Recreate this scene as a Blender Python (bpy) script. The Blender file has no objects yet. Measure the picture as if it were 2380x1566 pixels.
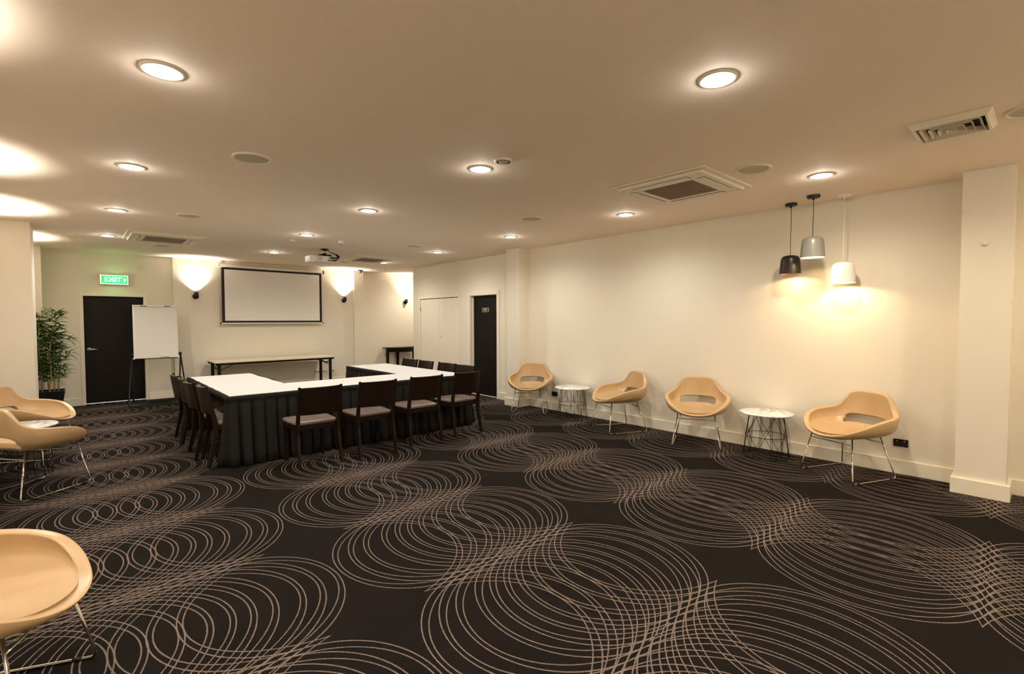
import bpy, math, random
from mathutils import Vector, Matrix, Euler
random.seed(7)
PI = math.pi
SC = bpy.context.scene
COL = SC.collection
R = math.radians

# ------------------------------------------------------------------ camera, world, exposure
cam_d = bpy.data.cameras.new('camera'); cam = bpy.data.objects.new('camera', cam_d); COL.objects.link(cam)
cam_d.sensor_width = 36.0; cam_d.lens = 36.0 * 1130.35 / 2380.0; cam_d.clip_start = 0.02
YAW, PITCH, ROLL = 0.7325, 0.0337, -0.0025
fw = Vector((math.sin(YAW) * math.cos(PITCH), math.cos(YAW) * math.cos(PITCH), -math.sin(PITCH)))
rt = Vector((math.cos(YAW), -math.sin(YAW), 0)); up = rt.cross(fw)
rt2 = math.cos(ROLL) * rt + math.sin(ROLL) * up; up2 = -math.sin(ROLL) * rt + math.cos(ROLL) * up
cam.matrix_world = Matrix(((rt2.x, up2.x, -fw.x, 0), (rt2.y, up2.y, -fw.y, 0), (rt2.z, up2.z, -fw.z, 1.55), (0, 0, 0, 1)))
SC.camera = cam
world = bpy.data.worlds.new('world'); SC.world = world; world.use_nodes = True
world.node_tree.nodes['Background'].inputs[0].default_value = (0.9, 0.75, 0.6, 1)
world.node_tree.nodes['Background'].inputs[1].default_value = 0.0
SC.view_settings.view_transform = 'Standard'; SC.view_settings.look = 'None'
SC.view_settings.gamma = 1.0; SC.view_settings.use_curve_mapping = False
SC.view_settings.exposure = 0.18
SC.cycles.max_bounces = 10; SC.cycles.diffuse_bounces = 7; SC.cycles.glossy_bounces = 4
SC.cycles.sample_clamp_indirect = 6.0
SC.cycles.use_denoising = True

DOWN_W, SCONCE_W, SIDE_W, PEND_W = 70.0, 85.0, 270.0, 6.0      # lamp powers
DOWN_C = (1.0, 0.945, 0.855); SCONCE_C = (1.0, 0.94, 0.85); PEND_C = (1.0, 0.72, 0.40)

# ------------------------------------------------------------------ dimensions
H = 2.842
XR = 6.15          # right wall
XRF = 6.21         # right wall, far section
XL = -0.95         # left wall
YE = 11.98         # exit wall
def YS(x): return 11.90 + 0.035 * (x - 1.5)      # screen wall (very slightly skewed)
YA = 12.2          # alcove wall
YR = -1.7          # wall behind the camera

# ------------------------------------------------------------------ materials
def mat(name, color, rough=0.6, metal=0.0, spec=0.5, noise=0.0, nscale=8.0, bump=0.0, bscale=60.0, emit=None, estr=0.0, coat=0.0, sheen=0.0):
    m = bpy.data.materials.new(name); m.use_nodes = True
    nt = m.node_tree; b = nt.nodes['Principled BSDF']
    b.inputs['Base Color'].default_value = (*color, 1); b.inputs['Roughness'].default_value = rough
    b.inputs['Metallic'].default_value = metal; b.inputs['Specular IOR Level'].default_value = spec
    b.inputs['Coat Weight'].default_value = coat; b.inputs['Coat Roughness'].default_value = 0.15
    b.inputs['Sheen Weight'].default_value = sheen
    tc = nt.nodes.new('ShaderNodeTexCoord')
    if noise > 0:
        n = nt.nodes.new('ShaderNodeTexNoise'); n.inputs['Scale'].default_value = nscale; n.inputs['Detail'].default_value = 4
        nt.links.new(tc.outputs['Object'], n.inputs['Vector'])
        r = nt.nodes.new('ShaderNodeMix'); r.data_type = 'RGBA'; r.blend_type = 'MIX'
        r.inputs[6].default_value = (*[c * (1 - noise) for c in color], 1); r.inputs[7].default_value = (*[min(1, c * (1 + noise)) for c in color], 1)
        nt.links.new(n.outputs['Fac'], r.inputs[0]); nt.links.new(r.outputs[2], b.inputs['Base Color'])
    if bump > 0:
        n = nt.nodes.new('ShaderNodeTexNoise'); n.inputs['Scale'].default_value = bscale; n.inputs['Detail'].default_value = 3
        nt.links.new(tc.outputs['Object'], n.inputs['Vector'])
        bp = nt.nodes.new('ShaderNodeBump'); bp.inputs['Strength'].default_value = bump; bp.inputs['Distance'].default_value = 0.01
        nt.links.new(n.outputs['Fac'], bp.inputs['Height']); nt.links.new(bp.outputs['Normal'], b.inputs['Normal'])
    if emit:
        b.inputs['Emission Color'].default_value = (*emit, 1); b.inputs['Emission Strength'].default_value = estr
    return m

WALL = mat('wall_paint', (0.78, 0.72, 0.60), 0.62, noise=0.015, nscale=3, bump=0.02, bscale=180)
CEIL = mat('ceiling_paint', (0.93, 0.80, 0.67), 0.8, noise=0.01, nscale=2)
TRIM = mat('trim_gloss_paint', (0.83, 0.765, 0.635), 0.32, noise=0.01)
DOORBLK = mat('door_black_paint', (0.007, 0.0055, 0.0045), 0.42, spec=0.13, noise=0.1, nscale=5)
CHROME = mat('chrome', (0.62, 0.58, 0.52), 0.07, metal=1.0)
BRUSHED = mat('brushed_metal', (0.62, 0.6, 0.56), 0.32, metal=1.0)
BLKMET = mat('black_powder_metal', (0.008, 0.007, 0.0065), 0.45, spec=0.2, noise=0.1)
BLKPLA = mat('black_plastic', (0.008, 0.0075, 0.007), 0.4, spec=0.2, noise=0.1)
WHTPLA = mat('white_plastic', (0.78, 0.75, 0.68), 0.4, noise=0.02)
CREAMPLA = mat('cream_plastic', (0.80, 0.73, 0.60), 0.45, noise=0.02)
GREYMESH = mat('grey_grille_mesh', (0.58, 0.50, 0.40), 0.7, noise=0.15, nscale=400)
DARKGRILLE = mat('dark_grille', (0.30, 0.225, 0.155), 0.7)
VOID = mat('dark_void', (0.008, 0.007, 0.006), 0.9)
def leather(name, col, dark, rough):
    m = mat(name, col, rough, bump=0.22, bscale=11)
    nt = m.node_tree; b = nt.nodes['Principled BSDF']; tc = nt.nodes.new('ShaderNodeTexCoord')
    n = nt.nodes.new('ShaderNodeTexNoise'); n.inputs['Scale'].default_value = 4.5; n.inputs['Detail'].default_value = 5
    nt.links.new(tc.outputs['Object'], n.inputs['Vector'])
    rp = nt.nodes.new('ShaderNodeValToRGB'); rp.color_ramp.elements[0].position = 0.3; rp.color_ramp.elements[1].position = 0.7
    rp.color_ramp.elements[0].color = (*dark, 1); rp.color_ramp.elements[1].color = (*col, 1)
    nt.links.new(n.outputs['Fac'], rp.inputs[0]); nt.links.new(rp.outputs[0], b.inputs['Base Color'])
    return m
TAN = leather('tan_leather', (0.52, 0.355, 0.19), (0.455, 0.30, 0.15), 0.34)
TANSEAM = mat('tan_seam', (0.42, 0.27, 0.13), 0.5, noise=0.1)
BROWNLEA = leather('brown_seat_leather', (0.215, 0.168, 0.14), (0.165, 0.122, 0.10), 0.25)
def darkwood():
    m = mat('espresso_wood', (0.018, 0.009, 0.006), 0.36, spec=0.12, bump=0.03, bscale=90)
    nt = m.node_tree; b = nt.nodes['Principled BSDF']; tc = nt.nodes.new('ShaderNodeTexCoord')
    mp = nt.nodes.new('ShaderNodeMapping'); mp.inputs['Scale'].default_value = (3, 3, 30)
    nt.links.new(tc.outputs['Object'], mp.inputs['Vector'])
    n = nt.nodes.new('ShaderNodeTexNoise'); n.inputs['Scale'].default_value = 3; n.inputs['Detail'].default_value = 5
    nt.links.new(mp.outputs[0], n.inputs['Vector'])
    rp = nt.nodes.new('ShaderNodeValToRGB')
    rp.color_ramp.elements[0].color = (0.006, 0.0028, 0.002, 1); rp.color_ramp.elements[1].color = (0.014, 0.0065, 0.0042, 1)
    nt.links.new(n.outputs['Fac'], rp.inputs[0]); nt.links.new(rp.outputs[0], b.inputs['Base Color'])
    return m
WOOD = darkwood()
SKIRT = mat('black_table_skirt_cloth', (0.0115, 0.0102, 0.0092), 0.8, spec=0.1, noise=0.12, nscale=30)
LINEN = mat('white_tablecloth', (0.57, 0.565, 0.55), 0.85, noise=0.012, nscale=60, bump=0.02, bscale=150)
BEECH = mat('pale_laminate_top', (0.70, 0.60, 0.44), 0.45, noise=0.03, nscale=6)
BOARD = mat('whiteboard_enamel', (0.74, 0.72, 0.68), 0.22, noise=0.01)
SCREEN = mat('projection_screen_fabric', (0.82, 0.79, 0.75), 0.8, noise=0.015, nscale=2)
def marble():
    m = mat('white_marble', (0.8, 0.78, 0.74), 0.22)
    nt = m.node_tree; b = nt.nodes['Principled BSDF']; tc = nt.nodes.new('ShaderNodeTexCoord')
    n = nt.nodes.new('ShaderNodeTexNoise'); n.inputs['Scale'].default_value = 2.2; n.inputs['Detail'].default_value = 8; n.inputs['Distortion'].default_value = 1.6
    nt.links.new(tc.outputs['Object'], n.inputs['Vector'])
    rp = nt.nodes.new('ShaderNodeValToRGB'); e = rp.color_ramp.elements
    e[0].position = 0.44; e[0].color = (0.84, 0.81, 0.76, 1); e[1].position = 0.56; e[1].color = (0.84, 0.81, 0.76, 1)
    x = e.new(0.49); x.color = (0.45, 0.43, 0.41, 1); y = e.new(0.52); y.color = (0.74, 0.72, 0.68, 1)
    nt.links.new(n.outputs['Fac'], rp.inputs[0]); nt.links.new(rp.outputs[0], b.inputs['Base Color'])
    return m
MARBLE = marble()
LEAFM = mat('bamboo_leaf', (0.055, 0.115, 0.018), 0.42, noise=0.35, nscale=5)
LEAFL = mat('bamboo_leaf_bright', (0.14, 0.26, 0.03), 0.42, noise=0.3, nscale=5)
CANE = mat('bamboo_cane', (0.42, 0.28, 0.12), 0.5, noise=0.2, nscale=30)
SOIL = mat('dark_soil', (0.02, 0.014, 0.01), 0.95, noise=0.4, nscale=60, bump=0.6, bscale=80)
LAMPGLOW = mat('lamp_lens', (1, 1, 1), 0.4, emit=(1.0, 0.93, 0.80), estr=70)
PENDGLOW = mat('pendant_bulb', (1, 1, 1), 0.4, emit=(1.0, 0.86, 0.62), estr=25)
SCGLOW = mat('sconce_lens', (1, 1, 1), 0.4, emit=(1.0, 0.9, 0.75), estr=20)
EXITGREEN = mat('exit_green_face', (0.02, 0.5, 0.12), 0.4, emit=(0.05, 0.46, 0.16), estr=0.9)
EXITWHITE = mat('exit_white_letters', (1, 1, 1), 0.4, emit=(0.80, 1.0, 0.84), estr=1.5)
SHADEBLK = mat('pendant_black_enamel', (0.014, 0.010, 0.008), 0.36, spec=0.3)
SHADEGRY = mat('pendant_grey_enamel', (0.20, 0.195, 0.175), 0.35)
SHADEWHT = mat('pendant_white_enamel', (0.82, 0.79, 0.74), 0.35)
SHADEIN = mat('pendant_inner_white', (0.85, 0.80, 0.70), 0.5)
SHADECOP = mat('pendant_inner_copper', (0.75, 0.36, 0.16), 0.28, metal=1.0)

def carpet():
    m = bpy.data.materials.new('patterned_carpet'); m.use_nodes = True
    nt = m.node_tree; N = nt.nodes; L = nt.links
    b = N['Principled BSDF']; b.inputs['Roughness'].default_value = 0.9; b.inputs['Specular IOR Level'].default_value = 0.04
    def setin(s, v):
        if isinstance(v, bpy.types.NodeSocket): L.new(v, s)
        else: s.default_value = v
    def M(op, a, bb=0.0, c=0.0):
        n = N.new('ShaderNodeMath'); n.operation = op
        setin(n.inputs[0], a); setin(n.inputs[1], bb); setin(n.inputs[2], c)
        return n.outputs[0]
    def V(op, a, bb=None, c=None):
        n = N.new('ShaderNodeVectorMath'); n.operation = op
        setin(n.inputs[0], a)
        if bb is not None: setin(n.inputs[1], bb)
        if c is not None: setin(n.inputs[2], c)
        return n.outputs[0]
    tc = N.new('ShaderNodeTexCoord').outputs['Object']
    nz = N.new('ShaderNodeTexNoise'); nz.inputs['Scale'].default_value = 140; nz.inputs['Detail'].default_value = 2; L.new(tc, nz.inputs['Vector'])
    jit = V('MULTIPLY_ADD', V('SUBTRACT', nz.outputs['Color'], (0.5, 0.5, 0.5)), (0.007, 0.007, 0.0), tc)
    sep = N.new('ShaderNodeSeparateXYZ'); L.new(jit, sep.inputs[0])
    X, Y = sep.outputs[0], sep.outputs[1]
    P = 1.128
    yn = M('DIVIDE', M('SUBTRACT', Y, M('MULTIPLY_ADD', X, 0.045, 0.05)), P)
    t = M('ABSOLUTE', M('SUBTRACT', M('FRACT', M('ADD', yn, 20.0)), 0.5))
    q = M('DIVIDE', t, 0.52)
    k = math.sqrt(1 - (0.5 / 0.52) ** 2)
    s = M('SQRT', M('SUBTRACT', 1.0, M('MULTIPLY', q, q)))
    g = M('DIVIDE', M('SUBTRACT', s, k), 1 - k)
    # slope of the curves (metres per metre), for an even line width
    sl = M('DIVIDE', M('MULTIPLY', q, 0.45 / (0.52 * (1 - k) * P)), s)
    inv = M('DIVIDE', 1.0, M('SQRT', M('MULTIPLY_ADD', sl, sl, 1.0)))
    xr = M('SUBTRACT', M('MULTIPLY', M('FRACT', M('DIVIDE', M('ADD', X, -0.223 + 0.955 + 19.1), 1.91)), 1.91), 0.955)
    pe = [-.136, -.011, .135, .257, .36, .457, .565, .71, .82, .928]
    ee = [];
    for p in pe: ee += [p - .013, p + .013]
    ks = [0, 1, 1, 2, 2, 3, 3, 4, 4, 5, 5, 6, 6, 7, 7, 8, 8, 9, 9, 10]
    cc = [-.675 + .1225 * v for v in ks]
    cc[9] = -.095; cc[10] = -.045
    cc.append(cc[-1]); ee.append(ee[-1])
    gv = N.new('ShaderNodeCombineXYZ'); [L.new(g, gv.inputs[i]) for i in range(3)]
    def fam(xs):
        xv = N.new('ShaderNodeCombineXYZ'); [L.new(xs, xv.inputs[i]) for i in range(3)]
        best = None
        for i in range(0, 21, 3):
            c3 = tuple(cc[i:i + 3]); a3 = tuple(ee[j] - cc[j] for j in range(i, i + 3))
            xj = V('MULTIPLY_ADD', gv.outputs[0], a3, c3)
            d = V('ABSOLUTE', V('SUBTRACT', xj, xv.outputs[0]))
            best = d if best is None else V('MINIMUM', best, d)
        sp = N.new('ShaderNodeSeparateXYZ'); L.new(best, sp.inputs[0])
        return M('MINIMUM', M('MINIMUM', sp.outputs[0], sp.outputs[1]), sp.outputs[2])
    d = M('MULTIPLY', M('MINIMUM', fam(xr), fam(M('MULTIPLY', xr, -1.0))), inv)
    mr = N.new('ShaderNodeMapRange'); mr.clamp = True
    mr.inputs['From Min'].default_value = 0.0016; mr.inputs['From Max'].default_value = 0.0044
    mr.inputs['To Min'].default_value = 1.0; mr.inputs['To Max'].default_value = 0.0
    L.new(d, mr.inputs['Value'])
    n2 = N.new('ShaderNodeTexNoise'); n2.inputs['Scale'].default_value = 3.0; n2.inputs['Detail'].default_value = 6; L.new(tc, n2.inputs['Vector'])
    base = N.new('ShaderNodeMix'); base.data_type = 'RGBA'
    base.inputs[6].default_value = (0.0055, 0.0044, 0.0038, 1); base.inputs[7].default_value = (0.0115, 0.0090, 0.0076, 1)
    L.new(n2.outputs['Fac'], base.inputs[0])
    n3 = N.new('ShaderNodeTexNoise'); n3.inputs['Scale'].default_value = 320; n3.inputs['Detail'].default_value = 1; L.new(tc, n3.inputs['Vector'])
    line = N.new('ShaderNodeMix'); line.data_type = 'RGBA'
    line.inputs[6].default_value = (0.10, 0.077, 0.064, 1); line.inputs[7].default_value = (0.25, 0.193, 0.160, 1)
    L.new(n3.outputs['Fac'], line.inputs[0])
    mx = N.new('ShaderNodeMix'); mx.data_type = 'RGBA'
    L.new(mr.outputs[0], mx.inputs[0]); L.new(base.outputs[2], mx.inputs[6]); L.new(line.outputs[2], mx.inputs[7])
    L.new(mx.outputs[2], b.inputs['Base Color'])
    bp = N.new('ShaderNodeBump'); bp.inputs['Strength'].default_value = 0.5; bp.inputs['Distance'].default_value = 0.004
    L.new(n3.outputs['Fac'], bp.inputs['Height']); L.new(bp.outputs[0], b.inputs['Normal'])
    return m
CARPET = carpet()

# ------------------------------------------------------------------ mesh helpers
class MB:
    def __init__(s): s.v = []; s.f = []; s.sm = []
    def add(s, vs, fs, smooth=False):
        o = len(s.v); s.v += [tuple(p) for p in vs]
        for f in fs: s.f.append(tuple(i + o for i in f)); s.sm.append(smooth)
        return s
    def box(s, x0, x1, y0, y1, z0, z1):
        vs = [(x, y, z) for z in (z0, z1) for x, y in ((x0, y0), (x1, y0), (x1, y1), (x0, y1))]
        return s.add(vs, [(3, 2, 1, 0), (4, 5, 6, 7), (0, 1, 5, 4), (1, 2, 6, 5), (2, 3, 7, 6), (3, 0, 4, 7)])
    def prism(s, poly, z0, z1):
        n = len(poly); a = sum(poly[i][0] * poly[(i + 1) % n][1] - poly[(i + 1) % n][0] * poly[i][1] for i in range(n))
        if a < 0: poly = poly[::-1]
        vs = [(x, y, z0) for x, y in poly] + [(x, y, z1) for x, y in poly]
        fs = [tuple(range(n))[::-1], tuple(range(n, 2 * n))] + [(i, (i + 1) % n, n + (i + 1) % n, n + i) for i in range(n)]
        return s.add(vs, fs)
    def xf(s, pts, M4): return [tuple(M4 @ Vector(p)) for p in pts]
    def obox(s, c, dx, dy, dz, rot=None):
        # oriented box, centre c
        M4 = Matrix.Translation(Vector(c)) @ (rot.to_matrix().to_4x4() if rot else Matrix())
        hx, hy, hz = dx / 2, dy / 2, dz / 2
        vs = [(x, y, z) for z in (-hz, hz) for x, y in ((-hx, -hy), (hx, -hy), (hx, hy), (-hx, hy))]
        return s.add(s.xf(vs, M4), [(3, 2, 1, 0), (4, 5, 6, 7), (0, 1, 5, 4), (1, 2, 6, 5), (2, 3, 7, 6), (3, 0, 4, 7)])
    def lathe(s, prof, seg=32, c=(0, 0, 0), axis='z', smooth=True, cap=True):
        # prof: (radius, height) list
        vs = []; fs = []; n = len(prof)
        for i in range(seg):
            a = 2 * PI * i / seg
            for r, h in prof:
                p = (r * math.cos(a), r * math.sin(a), h)
                if axis == 'y': p = (p[0], -p[2], p[1])
                if axis == 'x': p = (p[2], p[0], p[1])
                vs.append((p[0] + c[0], p[1] + c[1], p[2] + c[2]))
        for i in range(seg):
            j = (i + 1) % seg
            for k in range(n - 1): fs.append((i * n + k, j * n + k, j * n + k + 1, i * n + k + 1))
        if cap:
            if prof[0][0] > 1e-5: fs.append(tuple(i * n for i in range(seg))[::-1])
            if prof[-1][0] > 1e-5: fs.append(tuple(i * n + n - 1 for i in range(seg)))
        return s.add(vs, fs, smooth)
    def tube(s, pts, r, seg=8, closed=False):
        pts = [Vector(p) for p in pts]; n = len(pts); vs = []; fs = []
        prev = None
        for i, p in enumerate(pts):
            if closed: d = pts[(i + 1) % n] - pts[i - 1]
            else: d = (pts[min(i + 1, n - 1)] - pts[max(i - 1, 0)])
            d.normalize()
            if prev is None:
                u = d.orthogonal().normalized()
            else:
                u = (prev - d * prev.dot(d)).normalized()
            prev = u; w = d.cross(u)
            rr = r[i] if isinstance(r, (list, tuple)) else r
            for k in range(seg):
                a = 2 * PI * k / seg; q = p + u * (rr * math.cos(a)) + w * (rr * math.sin(a)); vs.append(tuple(q))
        m = n if closed else n - 1
        for i in range(m):
            j = (i + 1) % n
            for k in range(seg):
                l = (k + 1) % seg
                fs.append((i * seg + k, i * seg + l, j * seg + l, j * seg + k))
        if not closed: fs.append(tuple(range(seg))[::-1]); fs.append(tuple((n - 1) * seg + k for k in range(seg)))
        return s.add(vs, fs, True)
    def taper(s, p0, p1, a0, b0, a1, b1):
        # square bar between two horizontal sections (half sizes a,b)
        vs = [(p0[0] + sx * a0, p0[1] + sy * b0, p0[2]) for sx, sy in ((-1, -1), (1, -1), (1, 1), (-1, 1))] + \
             [(p1[0] + sx * a1, p1[1] + sy * b1, p1[2]) for sx, sy in ((-1, -1), (1, -1), (1, 1), (-1, 1))]
        return s.add(vs, [(3, 2, 1, 0), (4, 5, 6, 7), (0, 1, 5, 4), (1, 2, 6, 5), (2, 3, 7, 6), (3, 0, 4, 7)])
    def build(s, name, m, parent=None, bevel=0.0, seg=2):
        me = bpy.data.meshes.new(name); me.from_pydata(s.v, [], s.f)
        me.polygons.foreach_set('use_smooth', s.sm)
        me.materials.append(m); me.update()
        o = bpy.data.objects.new(name, me); COL.objects.link(o)
        if parent: o.parent = parent
        if bevel > 0:
            md = o.modifiers.new('bevel', 'BEVEL'); md.width = bevel; md.segments = seg; md.limit_method = 'ANGLE'; md.angle_limit = R(40)
        return o
def mb(): return MB()
def tag(o, label=None, cat=None, group=None, kind=None):
    if label: o['label'] = label
    if cat: o['category'] = cat
    if group: o['group'] = group
    if kind: o['kind'] = kind
    return o
def thing(name, label, cat, loc=(0, 0, 0), rz=0.0, group=None):
    o = bpy.data.objects.new(name, None); COL.objects.link(o); o.location = loc; o.rotation_euler = (0, 0, rz)
    o.empty_display_size = 0.1
    return tag(o, label, cat, group)
def struct(name, b, m, label=None, cat=None, bevel=0.0):
    o = b.build(name, m, None, bevel); o['kind'] = 'structure'
    if label: o['label'] = label
    if cat: o['category'] = cat
    return o
def copy_tree(o, parent=None):
    c = o.copy(); COL.objects.link(c); c.parent = parent
    for ch in list(o.children): copy_tree(ch, c)
    return c
def lamp(kind, loc, energy, color, radius=0.04, parent=None, size=120, blend=0.8, aim=None):
    d = bpy.data.lights.new('bulb_light', kind); d.energy = energy; d.color = color; d.shadow_soft_size = radius
    if kind == 'SPOT': d.spot_size = R(size); d.spot_blend = blend
    o = bpy.data.objects.new('bulb_light', d); COL.objects.link(o); o.location = loc
    if aim is not None: o.rotation_euler = Vector(aim).to_track_quat('-Z', 'Y').to_euler()
    if parent: o.parent = parent
    return o
def text_mesh(txt, name, m, parent, size, M4, extrude=0.001):
    c = bpy.data.curves.new('t', 'FONT'); c.body = txt; c.size = size; c.extrude = extrude; c.align_x = 'CENTER'; c.align_y = 'CENTER'
    o = bpy.data.objects.new('t', c); COL.objects.link(o); bpy.context.view_layer.update()
    me = bpy.data.meshes.new_from_object(o.evaluated_get(bpy.context.evaluated_depsgraph_get()))
    bpy.data.objects.remove(o); me.transform(M4); me.materials.clear(); me.materials.append(m); me.name = name
    q = bpy.data.objects.new(name, me); COL.objects.link(q); q.parent = parent
    return q

# ------------------------------------------------------------------ room shell
struct('floor', mb().box(XL - 0.3, 8.6, YR - 0.3, 12.7, -0.1, 0.0), CARPET, 'black carpet woven with interlaced taupe curved lines', 'carpet')
struct('ceiling', mb().box(XL - 0.3, 8.6, YR - 0.3, 12.7, H, H + 0.15), CEIL, 'flat cream painted ceiling', 'ceiling')
struct('wall_right', mb().box(XR, XR + 0.2, YR, 6.45, 0, H), WALL, 'cream wall behind the row of tan lounge chairs', 'wall')
DMY0, DMY1, DMZ = 7.34, 8.22, 2.075     # washroom door opening
CBY0, CBY1, CBZ = 8.64, 10.20, 2.07     # cupboard opening
XE = 10.53
w = mb(); T = 0.22
w.box(XRF, XRF + T, 6.45, DMY0, 0, H); w.box(XRF, XRF + T, DMY0, DMY1, DMZ, H); w.box(XRF, XRF + T, DMY1, CBY0, 0, H)
w.box(XRF, XRF + T, CBY0, CBY1, CBZ, H); w.box(XRF, XRF + T, CBY1, XE, 0, H)
struct('wall_right_far', w, WALL, 'cream wall holding the white cupboard and the washroom door', 'wall')
struct('wall_left', mb().box(XL - 0.2, XL, YR, 12.3, 0, H), WALL)
struct('wall_rear', mb().box(XL - 0.2, 8.6, YR - 0.2, YR, 0, H), WALL)
EDX0, EDX1, EDZ = 0.118, 1.032, 2.04
w = mb()
w.box(XL, EDX0, YE, YE + 0.3, 0, H); w.box(EDX0, EDX1, YE, YE + 0.3, EDZ, H); w.box(EDX1, 1.6, YE, YE + 0.3, 0, H)
struct('wall_back_left', w, WALL, 'cream wall around the black exit door', 'wall')
struct('wall_back', mb().prism([(1.5, YS(1.5)), (5.5, YS(5.5)), (5.5, 12.5), (1.5, 12.5)], 0, H), WALL, 'cream wall behind the projection screen', 'wall')
struct('wall_alcove', mb().box(5.56, 8.5, YA, YA + 0.3, 0, H).box(8.3, 8.5, XE, YA, 0, H).box(XRF + T, 8.5, XE - 0.2, XE, 0, H), WALL, 'cream alcove wall behind the small dark table', 'wall')
col1 = struct('column', mb().box(5.895, XRF + 0.01, 6.37, 6.71, 0, H), WALL, 'square cream column beside the washroom door', 'column')
struct('column', mb().box(5.855, XR + 0.01, 0.235, 0.56, 0, H), WALL, 'cream column at the right edge of the picture', 'column')
struct('column', mb().box(5.335, 5.585, YS(5.47) - 0.075, 12.4, 0, H), WALL, 'shallow cream pier right of the projection screen', 'column')
struct('column', mb().box(XL, -0.40, 8.92, 9.60, 0, H), WALL, 'wide cream pier at the left edge of the picture', 'column')
struct('column', mb().box(XL, -0.40, 11.53, YE + 0.01, 0, H), WALL, 'narrow cream pier behind the potted bamboo', 'column')

# baseboards: run along polylines on the room side
BH, BT = 0.14, 0.02
def baseboard(name, segs, th=BT):
    b = mb()
    for x0, x1, y0, y1 in segs: b.box(x0, x1, y0, y1, 0, BH)
    return struct(name, b, TRIM, bevel=0.004)
baseboard('baseboard_right', [(XR - BT, XR, YR, 0.235 - BT), (XR - BT, XR, 0.56 + BT, 6.37 - BT), ])
baseboard('baseboard_right_column', [(5.855 - 0.028, 5.855, 0.235 - 0.028, 0.56 + 0.028), (5.855, XR, 0.235 - 0.028, 0.235), (5.855, XR, 0.56, 0.56 + 0.028)])
baseboard('baseboard_door_column', [(5.895 - 0.028, 5.895, 6.37 - 0.028, 6.71 + 0.028), (5.895, XR, 6.37 - 0.028, 6.37), (5.895, XRF, 6.71, 6.71 + 0.028)])
baseboard('baseboard_right_far', [(XRF - BT, XRF, 6.738, DMY0 - 0.075), (XRF - BT, XRF, DMY1 + 0.075, CBY0 - 0.055), (XRF - BT, XRF, CBY1 + 0.055, XE)])
baseboard('baseboard_back_left', [(-0.40, EDX0 - 0.05, YE - BT, YE), (EDX1 + 0.05, 1.5, YE - BT, YE)])
struct('baseboard_back', mb().prism([(1.5, YS(1.5) - BT), (5.335, YS(5.335) - BT), (5.335, YS(5.335)), (1.5, YS(1.5))], 0, BH), TRIM, bevel=0.004)
baseboard('baseboard_pier', [(5.315, 5.605, YS(5.47) - 0.095, YS(5.47) - 0.075), (5.585, 5.605, YS(5.47) - 0.075, YA)])
baseboard('baseboard_alcove', [(5.605, 8.3, YA - BT, YA)])
baseboard('baseboard_left', [(XL, XL + BT, YR, 8.9), (XL, -0.38, 8.90, 8.92), (-0.40, -0.38, 8.92, 9.62), (XL, -0.40, 9.60, 9.62), (XL, XL + BT, 9.62, 11.5), (XL, -0.38, 11.51, 11.53), (-0.40, -0.38, 11.53, YE - BT)])

# exit door
d1 = struct('door_1', mb().box(EDX0 + 0.004, EDX1 - 0.004, YE + 0.10, YE + 0.145, 0.015, EDZ - 0.004), DOORBLK, 'black flush exit door behind the flip chart', 'door', bevel=0.002)
fr = mb()
for a, b_ in ((EDX0 - 0.045, EDX0 + 0.012), (EDX1 - 0.012, EDX1 + 0.045)): fr.box(a, b_, YE - 0.014, YE + 0.10, 0, EDZ - 0.012)
fr.box(EDX0 - 0.045, EDX1 + 0.045, YE - 0.014, YE + 0.10, EDZ - 0.012, EDZ + 0.045)
fr.build('door_frame', TRIM, d1, 0.003)
hb = mb().lathe([(0.036, 0), (0.036, 0.008), (0.030, 0.014), (0.018, 0.018), (0.016, 0.055), (0, 0.055)], 20, (EDX0 + 0.075, YE + 0.10, 1.03), 'y')
hb.tube([(EDX0 + 0.075, YE + 0.055, 1.03), (EDX0 + 0.10, YE + 0.052, 1.03), (EDX0 + 0.15, YE + 0.052, 1.028), (EDX0 + 0.205, YE + 0.058, 1.022)], [0.015, 0.018, 0.014, 0.009], 10)
hb.build('door_handle', BRUSHED, d1)
mb().box(EDX0 + 0.014, EDX1 - 0.014, YE + 0.100, YE + 0.104, 0.001, 0.014).build('light_gap', mat('light_under_door', (1, 1, 1), 0.5, emit=(1.0, 0.96, 0.9), estr=0.8), d1)
bs = mb()
for k in range(46): xx = EDX0 + 0.016 + k * 0.0193; bs.box(xx, xx + 0.009, YE + 0.094, YE + 0.099, 0.001, 0.014)
o = bs.build('brush_seal', BLKPLA, d1); o['kind'] = 'stuff'

# washroom door
d2 = struct('door_2', mb().box(XRF + 0.085, XRF + 0.125, DMY0 + 0.004, DMY1 - 0.004, 0.012, DMZ - 0.012), DOORBLK, 'black washroom door right of the white cupboard', 'door', bevel=0.002)
fr = mb()
fr.box(XRF - 0.016, XRF, DMY0 - 0.075, DMY0 + 0.004, 0, DMZ - 0.004); fr.box(XRF - 0.016, XRF, DMY1 - 0.004, DMY1 + 0.075, 0, DMZ - 0.004)
fr.box(XRF - 0.016, XRF, DMY0 - 0.075, DMY1 + 0.075, DMZ - 0.004, DMZ + 0.075)
fr.box(XRF, XRF + 0.13, DMY0, DMY0 + 0.012, 0, DMZ - 0.012); fr.box(XRF, XRF + 0.13, DMY1 - 0.012, DMY1, 0, DMZ - 0.012); fr.box(XRF, XRF + 0.13, DMY0, DMY1, DMZ - 0.012, DMZ)
fr.box(XRF + 0.05, XRF + 0.082, DMY1 - 0.03, DMY1 - 0.012, 0, DMZ - 0.012)
fr.build('door_frame', TRIM, d2, 0.003)
mb().box(XRF + 0.06, XRF + 0.13, DMY0 + 0.012, DMY1 - 0.012, 0.0, 0.01).build('threshold', TRIM, d2)
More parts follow.
